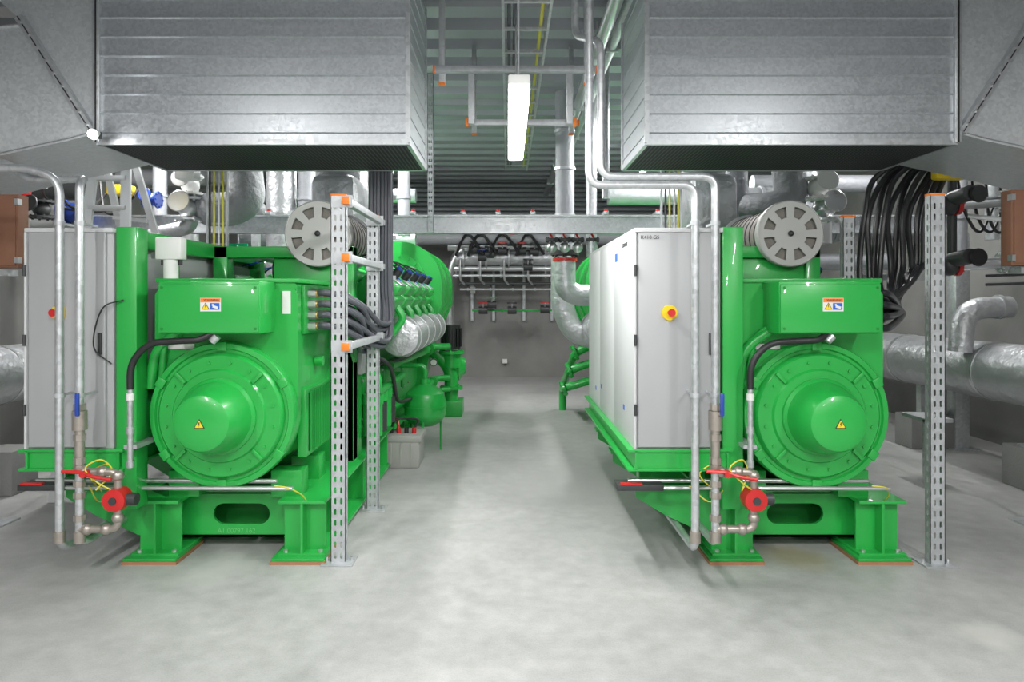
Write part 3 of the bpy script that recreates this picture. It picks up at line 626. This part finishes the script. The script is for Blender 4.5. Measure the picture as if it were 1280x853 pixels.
# ------------------------------------------------------------------ strut posts + frame
def post(bm,x,y,z0,z1,w=.085,d=.05,t=.004):
    n=int((z1-z0)/.062); loops=[[(x-w/2,z0),(x+w/2,z0),(x+w/2,z1),(x-w/2,z1)]]
    for k in range(n):
        zc=z0+.035+k*.062
        loops.append(slot(x-w*.2,zc,.013,.036,4)); loops.append(slot(x+w*.2,zc,.013,.036,4))
    plate(bm,loops,fXZ,y,y+t)
    loops=[[(y,z0),(y+d,z0),(y+d,z1),(y,z1)]]
    for k in range(n): loops.append(slot(y+d/2,z0+.035+k*.062,.012,.034,4))
    plate(bm,loops,fYZ,x-w/2,x-w/2+t); plate(bm,loops,fYZ,x+w/2-t,x+w/2)
def cable_frame(x,y0,y1,h,rails):
    O=Obj('cable_support_frame',(x,(y0+y1)/2,0))
    for y in (y0,y1):
        post(O('perforated_post',STRUT),x,y,.01,h)
        box(O('base_plate',STRUT),x-.09,x+.09,y-.05,y+.10,0,.01,.002)
        for s in (-1,1): cyl(O('anchor_bolt',STEEL),(x+s*.07,y+.02,.01),(x+s*.07,y+.02,.03),.008,seg=6)
        obox(O('end_cap',ORNG),(x,y+.025,h+.006),(.088,.055,.014),None,.003)
    for z in rails:
        box(O('side_rail',STRUT),x+.03,x+.07,y0-.03,y1+.12,z-.02,z+.02,.003)
        box(O('rail_end_cap',ORNG),x+.028,x+.072,y0-.045,y0-.03,z-.022,z+.022,.003)
        for y in (y0+.01,y1-.01): box(O('rail_bracket',STRUT),x-.04,x+.08,y-.012,y-.006,z-.035,z+.035)
    O.done()
cable_frame(-.965,3.88,4.86,2.09,(2.06,1.74,1.235))
cable_frame(2.424,3.85,4.85,2.09,())

# ------------------------------------------------------------------ steel crossing beam
O=Obj('steel_beam',(0,6.9,2.25))
y=6.9
for (z0,z1,a,b_) in ((2.335,2.35,y-.07,y+.07),(2.17,2.185,y-.07,y+.07),(2.18,2.34,y-.005,y+.005)): box(O('beam',GALV),-4.6,4.6,a,b_,z0,z1)
for x in (-4.55,4.55): box(O('column',GALV),x-.07,x+.07,y-.07,y+.07,0,2.17,.004); box(O('column_base',GALV),x-.13,x+.13,y-.13,y+.13,0,.015)
for x in (-.95,-.45,-.1,.25,.98,1.5,-1.7,-2.4): box(O('beam_clamps',STEEL),x-.025,x+.025,y-.085,y+.085,2.35,2.385,.004); cyl(O('beam_clamps',RED),(x,y-.05,2.385),(x,y-.05,2.41),.018,seg=10)
post(O('hanger_strut',STRUT),SX(538,6.78),6.78,2.17,ZC,.06,.05)
O.done()

# ------------------------------------------------------------------ overhead racks in the aisle
O=Obj('cable_ladder',(.1,8,3.2))
for x in (-.03,.25): box(O('side_rails',GALV),x-.008,x+.008,1.0,9.0,3.20,3.26)
for k in range(20): box(O('rungs',GALV),-.03,.25,1.1+k*.4,1.125+k*.4,3.205,3.22)
for i,x in enumerate((.0,.035,.20)): tube(O('tray_cables',WIREY if i==2 else CABLE),[(x,1,3.24),(x+.01,6,3.235),(x,8.9,3.24)],.011,seg=6)
for yy in (2.6,4.6,6.0,8.5): 
    for x in (-.03,.25): cyl(O('hanger_rods',STRUT),(x,yy,3.2),(x,yy,ZC),.005,seg=6)
O.done()
O=Obj('pipe_hanger_frame',(0,5.2,3.06))
for (yy,xa,xb) in ((4.6,-.50,.60),(6.0,-.35,.62)):
    box(O('crossbar',STRUT),xa,xb,yy,yy+.041,3.04,3.081,.002)
    for x in (xa+.05,xb-.06): 
        box(O('drop_strut',STRUT),x-.02,x+.02,yy+.041,yy+.08,2.98,ZC,.002)
        box(O('cap',ORNG),x-.022,x+.022,yy+.04,yy+.082,2.965,2.98,.002)
    for x in (xa,xb): box(O('cap',ORNG),x-.008,x+.008,yy-.002,yy+.043,3.038,3.083,.002)
box(O('drop_strut',STRUT),-.27,-.23,4.64,4.68,2.70,3.1,.002); box(O('lower_bar',STRUT),-.27,.46,4.68,4.72,2.70,2.74,.002)
for x in (-.28,.46): box(O('cap',ORNG),x-.01,x+.01,4.675,4.725,2.695,2.745,.002)
box(O('drop_strut',STRUT),.40,.44,4.64,4.68,2.70,3.1,.002)
O.done()
O=Obj('overhead_pipes',(0.8,7,3.4))
for (x,z,r,m) in ((.72,3.50,.05,STEEL),(.84,3.55,.04,GALV)):
    tube(O('pipe',m),[(x,1.5,z),(x,12.9,z)],r,seg=16)
    for yy in (4,5.5,7,8.5,10,11.5): 
        box(O('pipe_clamps',STRUT),x-r-.01,x+r+.01,yy,yy+.03,z-r-.008,z+r+.008,.004); cyl(O('pipe_clamps',STRUT),(x,yy+.015,z),(x,yy+.015,ZC),.005,seg=6)
O.done()

# ------------------------------------------------------------------ vertical riser pipes right of aisle
O=Obj('riser_pipes',(.6,7.4,1.5))
d=7.3
x=SX(706,d)
tube(O('insulated_riser',INSUL),[(x,d,3.72),(x,d,2.0)],.10,seg=22)
flange(O('flanges',DARK),(x,d,2.0),(0,0,1),.15,.05); flange(O('flanges',RED),(x,d,1.93),(0,0,1),.13,.03)
tube(O('insulated_elbow',FOIL),[(x,d,1.94),(x,d,1.62),(x+.12,d+.02,1.55),(x+.42,d+.05,1.55)],.115,seg=22,f=.16,n=7)
tube(O('insulated_elbow',FOIL),[(x+.02,d+.6,2.0),(x+.02,d+.6,1.40),(x+.15,d+.6,1.12),(x+.42,d+.6,1.05)],.13,seg=22,f=.2,n=7)
tube(O('riser',GALV),[(SX(740,7),7.05,3.72),(SX(740,7),7.05,1.95)],.055,seg=18)
for u in (690,706,722,741):
    c=S(u,300,7.05); flange(O('valve_bodies',DARK),c,(0,0,1),.07,.03); tube(O('valve_levers',RED),[c+Vector((0,-.08,.02)),c+Vector((-.03,-.12,.05)),c+Vector((-.02,-.12,.17))],.011,seg=8,f=.03); sph(O('valve_bodies',STEEL),c-Vector((0,0,.08)),.055)
for z in (2.4,2.9,3.3): flange(O('riser_bands',GALV),(x,d,z),(0,0,1),.112,.03,0)
tube(O('riser',GALV),[(SX(757,6.4),6.4,3.72),(SX(757,6.4),6.4,2.45)],.035,seg=14)
box(O('riser_stand',STRUT),x-.03,x+.03,d+.75,d+.79,2.0,3.7)
O.done()

# ------------------------------------------------------------------ back wall pipework
O=Obj('back_wall_pipework',(0,12.6,1.8)); d=12.5
for (v,r,m,u0,u1) in ((308,.09,STEEL,560,700),(323,.13,FOIL,570,695),(336,.05,STEEL,560,700),(355,.03,DARK,575,695),(297,.05,STEEL,590,700),(388,.022,GREEN,590,690),(362,.02,GALV,575,700),(345,.03,GALV,560,690)):
    tube(O('wall_pipe',m),[S(u0,v,d),S(u1,v,d)],r,seg=14)
    for u in range(u0+10,u1,28): flange(O('pipe_flanges',m),S(u,v,d),(1,0,0),r*1.5,.03,0)
for u,v,m in ((604,388,RED),(615,381,GREEN),(652,314,RED),(668,315,DARK),(612,318,DARK),(603,322,BLUE),(681,387,RED),(640,388,DARK),(628,314,RED),(660,334,DARK),(592,312,DARK),(640,303,RED),(676,298,RED)):
    c=S(u,v,d-.15); cyl(O('valves',DARK),c-Vector((.08,0,0)),c+Vector((.08,0,0)),.07,seg=14); cyl(O('valve_wheels',m),c+Vector((0,-.08,.12)),c+Vector((0,-.08,.14)),.09,seg=18); cyl(O('valves',STEEL),c,c+Vector((0,-.08,.12)),.015,seg=8)
for u in (590,617,655,690): box(O('wall_struts',STRUT),SX(u,13.1)-.025,SX(u,13.1)+.025,13.12,13.18,1.1,2.1)
for u0,u1 in ((570,604),(585,622),(612,650),(645,680)): tube(O('wall_hoses',BLACK),spline([S(u0,320,d-.2),S(u0+8,300,d-.3),S((u0+u1)/2,294,d-.4),S(u1,318,d-.2)]),.025,seg=8)
tube(O('vent_pipe',STEEL),[S(562,410,d),S(560,340,d),S(575,310,d),S(620,308,d)],.08,seg=16,f=.4,n=7)
for u in (575,600,630,660): tube(O('drop_lines',STEEL),[S(u,325,d-.15),S(u,350,d-.15),S(u+6,356,d)],.02,seg=8,f=.1)
box(O('wall_box',WHITE),SX(588,13.1),SX(594,13.1),13.1,13.18,1.62,1.75); box(O('wall_box',WHITE),SX(628,13.1),SX(634,13.1),13.12,13.18,.28,.36)
tube(O('cross_pipe',INSUL),[(-4,12.3,2.62),(4,12.3,2.62)],.12,seg=20)
O.done()

def valve(O,c,ax_,r,m,wheel=True):
    c=Vector(c); a=Vector(ax_).normalized()
    flange(O('valve_flanges',m),c-a*r*1.2,a,r*1.7,.02,8); flange(O('valve_flanges',m),c+a*r*1.2,a,r*1.7,.02,8); sph(O('valve_body',m),c,r*1.25,seg=14)
    cyl(O('valve_stem',STEEL),c,c+Vector((0,-r*2.6,r*.6)),.010,seg=8)
    if wheel: lathe(O('valve_wheel',m),[(0,.02),(.0,r*1.2),(.012,r*1.3),(.02,r*1.2),(.02,.02)],c+Vector((0,-r*2.6,r*.6)),(0,-1,.2),24)
O=Obj('left_pipework',(-4,7,1.5))
d=7.6
for u,v0,v1,r,m in ((200,190,300,.075,INSUL),(238,205,330,.09,STEEL),(386,200,300,.12,INSUL),(428,200,300,.13,INSUL),(352,270,420,.16,FOIL),(60,210,300,.07,INSUL),(505,200,295,.07,INSUL),(30,215,500,.06,GALV),(15,215,500,.04,STEEL)):
    tube(O('vertical_pipe',m),[S(u,v0,d)+Vector((0,0,.6)),S(u,v1,d)],r,seg=20)
    flange(O('joint_bands',m),S(u,(v0+v1)/2,d),(0,0,1),r*1.12,.03,0)
for v,u0,u1,r,m,dd in ((222,150,320,.10,INSUL,8.2),(245,180,520,.09,INSUL,8.6),(262,230,330,.06,STEEL,7.4),(300,300,520,.10,INSUL,9.2),(330,290,420,.05,GALV,8.4),(240,40,120,.09,DARK,7.2),(280,20,150,.06,STEEL,7.2)):
    tube(O('horizontal_pipe',m),[S(u0,v,dd),S(u1,v,dd)],r,seg=20)
tube(O('insulated_loop',CLOTH),[S(305,205,6.4),S(310,250,6.4),S(290,262,6.4),S(262,262,6.6)],.16,seg=20,f=.3,n=6)
tube(O('insulated_bend',FOIL),[S(190,295,6.6),S(215,288,6.6),S(238,285,6.6),S(240,240,6.6)],.07,seg=16,f=.2)
valve(O,S(237,262,6.5),(0,0,1),.08,STEEL); valve(O,S(238,232,6.5),(0,0,1),.07,WHITE)
valve(O,S(92,266,6.8),(1,0,0),.08,BLUE,False); valve(O,S(190,250,6.8),(1,0,0),.05,BLUE); valve(O,S(52,262,6.3),(0,0,1),.06,DARK); valve(O,S(30,240,6.6),(0,0,1),.05,RED)
for u,v in ((233,218),(40,228)): box(O('actuators',WHITE),SX(u,6.2)-.09,SX(u,6.2)+.09,6.15,6.3,SZ(v,6.2)-.05,SZ(v,6.2)+.09,.02)
for u,v in ((95,217),(150,238)): box(O('yellow_actuators',YELL),SX(u,6.6)-.11,SX(u,6.6)+.11,6.55,6.7,SZ(v,6.6)-.05,SZ(v,6.6)+.05,.02)
for k in range(4): tube(O('control_leads',BLACK),spline([S(50+25*k,225,6.7),S(60+24*k,250+5*k,6.6),S(95+20*k,262,6.6),S(120+18*k,235,6.7)]),.012,seg=6)
tube(O('wall_duct_low',FOIL),[(-4.2,12.5,.88),(-4.2,3.2,.88)],.24,seg=28)
for yy in (4.2,5.6,7.0,8.4): cyl(O('duct_bands',STEEL),(-4.2,yy,.88),(-4.2,yy+.03,.88),.246,seg=28)
for yy in (5.35,7.4,10): box(O('pipe_stands',CONCB),-4.42,-3.78,yy-.15,yy+.15,0,.34,.01); box(O('stand_legs',GALV),-4.24,-4.16,yy-.04,yy+.04,.34,.65)
for u in (320,455): box(O('support_posts',STRUT),SX(u,7.9)-.04,SX(u,7.9)+.04,7.86,7.94,0,3.7)
O.done()

O=Obj('right_pipework',(4,7,1.5)); d=6.6
for u,v0,v1,r,m in ((1028,215,305,.085,STEEL),(1198,215,330,.075,INSUL),(868,210,300,.10,INSUL),(920,210,290,.11,INSUL),(1240,200,300,.06,GALV)):
    tube(O('vertical_pipe',m),[S(u,v0,d)+Vector((0,0,.6)),S(u,v1,d)],r,seg=20); flange(O('joint_bands',m),S(u,(v0+v1)/2,d),(0,0,1),r*1.12,.03,0)
for v,u0,u1,r,m,dd in ((292,1000,1085,.08,INSUL,7),(328,1010,1110,.085,INSUL,7),(230,940,1090,.10,INSUL,7.8),(250,900,1000,.13,CLOTH,7.2),(300,780,1010,.08,INSUL,8.5),(245,760,1000,.12,INSUL,9)):
    tube(O('horizontal_pipe',m),[S(u0,v,dd),S(u1,v,dd)],r,seg=20); flange(O('joint_bands',m),S((u0+u1)/2,v,dd),(1,0,0),r*1.12,.03,0)
tube(O('insulated_loop',CLOTH),[S(985,205,6.3),S(990,250,6.3),S(965,262,6.3),S(935,262,6.5)],.15,seg=20,f=.3,n=6)
tube(O('insulated_elbow',FOIL),[S(1262,384,6.0),S(1205,386,6.0),S(1200,440,6.0)],.095,seg=22,f=.25,n=8)
flange(O('elbow_band',FOIL),S(1248,384,6.0),(1,0,0),.108,.03,0)
valve(O,S(1022,236,6.2),(0,0,1),.075,WHITE); valve(O,S(1030,262,6.3),(0,0,1),.08,STEEL)
for v in (252,328):
    a=S(1196,v+4,5.5); b_=Vector((XR,5.3,SZ(v-10,5.5)))
    tube(O('steel_header',STEEL),[a,b_],.045,seg=18)
    flange(O('header_flanges',STEEL),a+(b_-a)*.22,b_-a,.085,.02); flange(O('header_flanges',STEEL),a+(b_-a)*.27,b_-a,.085,.02)
    flange(O('red_pump_flange',RED),a,b_-a,.085,.03); sph(O('pump_body',DARK),a-Vector((.06,0,0)),.085,seg=16)
    cyl(O('pump_motor',DARK),a+Vector((-.05,-.02,.04)),a+Vector((-.05,-.24,.06)),.06,seg=20); lathe(O('pump_wheel',BLACK),[(0,.02),(0,.06),(.015,.07),(.03,.06),(.03,.02)],a+Vector((-.0,-.24,.05)),(0,-1,0),24)
tube(O('pump_column',DARK),[S(1190,200,5.55),S(1190,335,5.55)],.035,seg=14)
tube(O('pump_column',STEEL),[S(1210,270,5.4),S(1280,278,5.2)],.018,seg=10)
for v in (345,356): tube(O('thin_rail',DARK),[S(1232,v,5.6),S(1290,v-2,5.5)],.012,seg=8)
tube(O('insulated_main',FOIL),[(4.25,12.8,.88),(4.25,3.0,.88)],.25,seg=32)
for yy in (4.6,5.9,7.2,8.5): cyl(O('main_bands',STEEL),(4.25,yy,.88),(4.25,yy+.035,.88),.257,seg=32)
for yy in (5.45,7.0,8.6,10.5): box(O('concrete_plinth',CONCB),4.05,4.50,yy-.15,yy+.15,0,.33,.01); box(O('stand_leg',GALV),4.21,4.29,yy-.04,yy+.04,.33,.64); box(O('stand_leg',GALV),4.1,4.4,yy-.05,yy+.05,.33,.345)
box(O('small_stand',GALV),3.40,3.44,5.55,5.6,0,.52); box(O('small_stand',GALV),3.40,3.62,5.55,5.9,.50,.53); box(O('small_stand',GALV),3.60,3.64,5.85,5.9,0,.5)
box(O('actuator',WHITE),SX(1235,5.5),SX(1262,5.5),5.4,5.55,SZ(222,5.5),SZ(200,5.5),.02); box(O('actuator',YELL),SX(1176,4.95),SX(1216,4.95),4.99,5.08,SZ(224,5.0),SZ(208,5.0),.02)
sph(O('sensor_head',DARK),S(1273,222,5.3),.07)
for k in range(4): tube(O('control_leads',BLACK),spline([S(1195+18*k,215,5.6),S(1205+16*k,262+6*k,5.5),S(1225+14*k,290,5.5),S(1245+12*k,250,5.6)]),.012,seg=6)
for u in (1010,): box(O('support_posts',STRUT),SX(u,7.2)-.04,SX(u,7.2)+.04,7.16,7.24,0,3.7)
O.done()

# ------------------------------------------------------------------ brown boxes on stands
for (u0,u1,v0,v1,dd) in ((-55,23,243,335,4.5),(1264,1340,237,332,4.5)):
    O=Obj('insulated_valve_box',(SX((u0+u1)/2,dd),dd,1.9))
    x0,x1,z0,z1=SX(u0,dd),SX(u1,dd),SZ(v1,dd),SZ(v0,dd); xm=(x0+x1)/2
    box(O('box',BROWN),x0,x1,dd,dd+.10,z0,z1,.008); box(O('box_lid',BROWN),x0+.015,x1-.015,dd-.01,dd,z0+.015,z1-.015,.004)
    for z in (z0+.05,z1-.05): box(O('latches',STEEL),x0-.004 if u0>0 else x1-.02,x0+.02 if u0>0 else x1+.004,dd-.014,dd+.03,z-.02,z+.02)
    cyl(O('stand_post',GALV),(xm,dd+.07,0),(xm,dd+.07,z0),.025,seg=12); box(O('stand_foot',GALV),xm-.1,xm+.1,dd-.03,dd+.17,0,.012)
    box(O('stand_bracket',GALV),xm-.12,xm+.12,dd+.02,dd+.12,z0-.05,z0-.01)
    O.done()

# ------------------------------------------------------------------ step ladder behind left unit
O=Obj('step_ladder',(-3.4,5.5,0)); al=mat('ladder_aluminium',(.66,.67,.68),.4,.4)
def bar(bm,a,b,w,t):
    a=Vector(a);b=Vector(b); d=(b-a).normalized(); X_=Vector((1,0,0)); X_=(X_-d*X_.dot(d)).normalized(); Y_=d.cross(X_)
    R=Matrix((X_,Y_,d)).transposed(); obox(bm,(a+b)/2,(w,t,(b-a).length),R)
D_=5.6
tl,tr_=S(120,186,D_),S(158,192,D_)
bl,br=Vector((tl.x+.02,5.05,0)),Vector((tr_.x+.28,5.05,0)); rl,rr_=Vector((tl.x+.30,6.3,0)),Vector((tr_.x+.50,6.3,0))
for a,b_ in ((bl,tl),(br,tr_)): bar(O('front_rail',al),a,b_,.075,.03)
for a,b_ in ((rl,tl+Vector((.03,.05,-.03))),(rr_,tr_+Vector((.03,.05,-.03)))): bar(O('rear_rail',al),a,b_,.055,.025)
for k in range(1,11):
    t=k/11; a=bl.lerp(tl,t); b_=br.lerp(tr_,t); box(O('treads',al),a.x,b_.x,a.y-.02,a.y+.08,a.z-.018,a.z+.018,.003)
box(O('top_cap',YELL),tl.x-.03,tr_.x+.03,D_-.05,D_+.1,tl.z-.015,tl.z+.02,.008)
for k in (2,5,8): 
    t=k/10; a=rl.lerp(tl,t); b_=rr_.lerp(tr_,t); bar(O('rear_braces',al),a,b_,.03,.02)
O.done()

# ------------------------------------------------------------------ battery case in the aisle
O=Obj('starter_battery',(-.98,6.2,0))
x0,x1,y0,y1=SX(478,6.1),SX(527,6.1),6.08,6.45
box(O('case',BATT),x0+.02,x1-.02,y0,y1,.0,.25,.012); box(O('case_rim',BATT),x0,x1,y0-.01,y1+.01,.23,.29,.01)
for k in range(3): box(O('case_ribs',BATT),x0+.07+k*.09,x0+.085+k*.09,y0-.008,y0,.03,.22)
for k in range(4): cyl(O('terminals',RED if k%2 else BLACK),(x0+.06+k*.07,y0+.12,.29),(x0+.06+k*.07,y0+.12,.34),.02,seg=12)
tube(O('jump_leads',BLACK),spline([(x0+.06,y0+.12,.33),(x0+.12,y0+.1,.42),(x1-.06,y0+.2,.40),(x1-.08,y0+.12,.33)]),.012,seg=8)
tube(O('jump_leads',RED),spline([(x0+.13,y0+.12,.33),(x0+.1,y0+.2,.40),(x0-.02,y0+.35,.42)]),.012,seg=8)
O.done()

# ------------------------------------------------------------------ exit sign + work light
c=S(298,311,9.0)
O=Obj('exit_sign',c)
box(O('panel',EXITG),c.x-.13,c.x+.13,8.97,9.0,c.z-.065,c.z+.065,.005); box(O('bracket',STRUT),c.x-.01,c.x+.01,8.98,9.0,c.z+.06,ZC)
sph(O('running_figure',WHITE),(c.x+.0,8.965,c.z+.035),.012,seg=10)
for a,b_ in (((0,.025),(-.01,-.01)),((-.01,-.01),(.02,-.04)),((-.01,-.01),(-.04,-.03)),((0,.015),(.03,.0)),((0,.015),(-.03,.02))): tube(O('running_figure',WHITE),[(c.x+a[0],8.965,c.z+a[1]),(c.x+b_[0],8.965,c.z+b_[1])],.006,seg=6)
box(O('arrow',WHITE),c.x-.11,c.x-.06,8.965,8.97,c.z-.008,c.z+.008)
O.done()
p=S(116,168,4.0)
O=Obj('work_light',p)
cyl(O('reflector',WHITE),p+Vector((0,.04,.02)),p,.02,.032,seg=20); sph(O('bulb',EMIT),p+Vector((0,-.005,-.005)),.022)
box(O('clip',DARK),p.x-.008,p.x+.008,p.y+.02,p.y+.08,p.z-.01,p.z+.03)
li=bpy.data.lights.new('bulb_light','POINT'); li.energy=1.5; li.shadow_soft_size=.03; lo=bpy.data.objects.new('bulb_light',li); sc.collection.objects.link(lo); lo.location=p+Vector((0,-.07,-.02)); O.extra.append(lo)
O.done()

# ------------------------------------------------------------------ world + camera
w=bpy.data.worlds.new('World'); sc.world=w; w.use_nodes=True; w.node_tree.nodes['Background'].inputs[0].default_value=(.5,.55,.6,1); w.node_tree.nodes['Background'].inputs[1].default_value=.1
cam=bpy.data.cameras.new('camera'); co=bpy.data.objects.new('camera',cam); sc.collection.objects.link(co)
co.location=(0,0,H); co.rotation_euler=(math.pi/2,0,0); cam.sensor_width=36; cam.clip_start=.05
cam.lens=24; cam.shift_x=5/1280; cam.shift_y=-51.5/1280
sc.camera=co
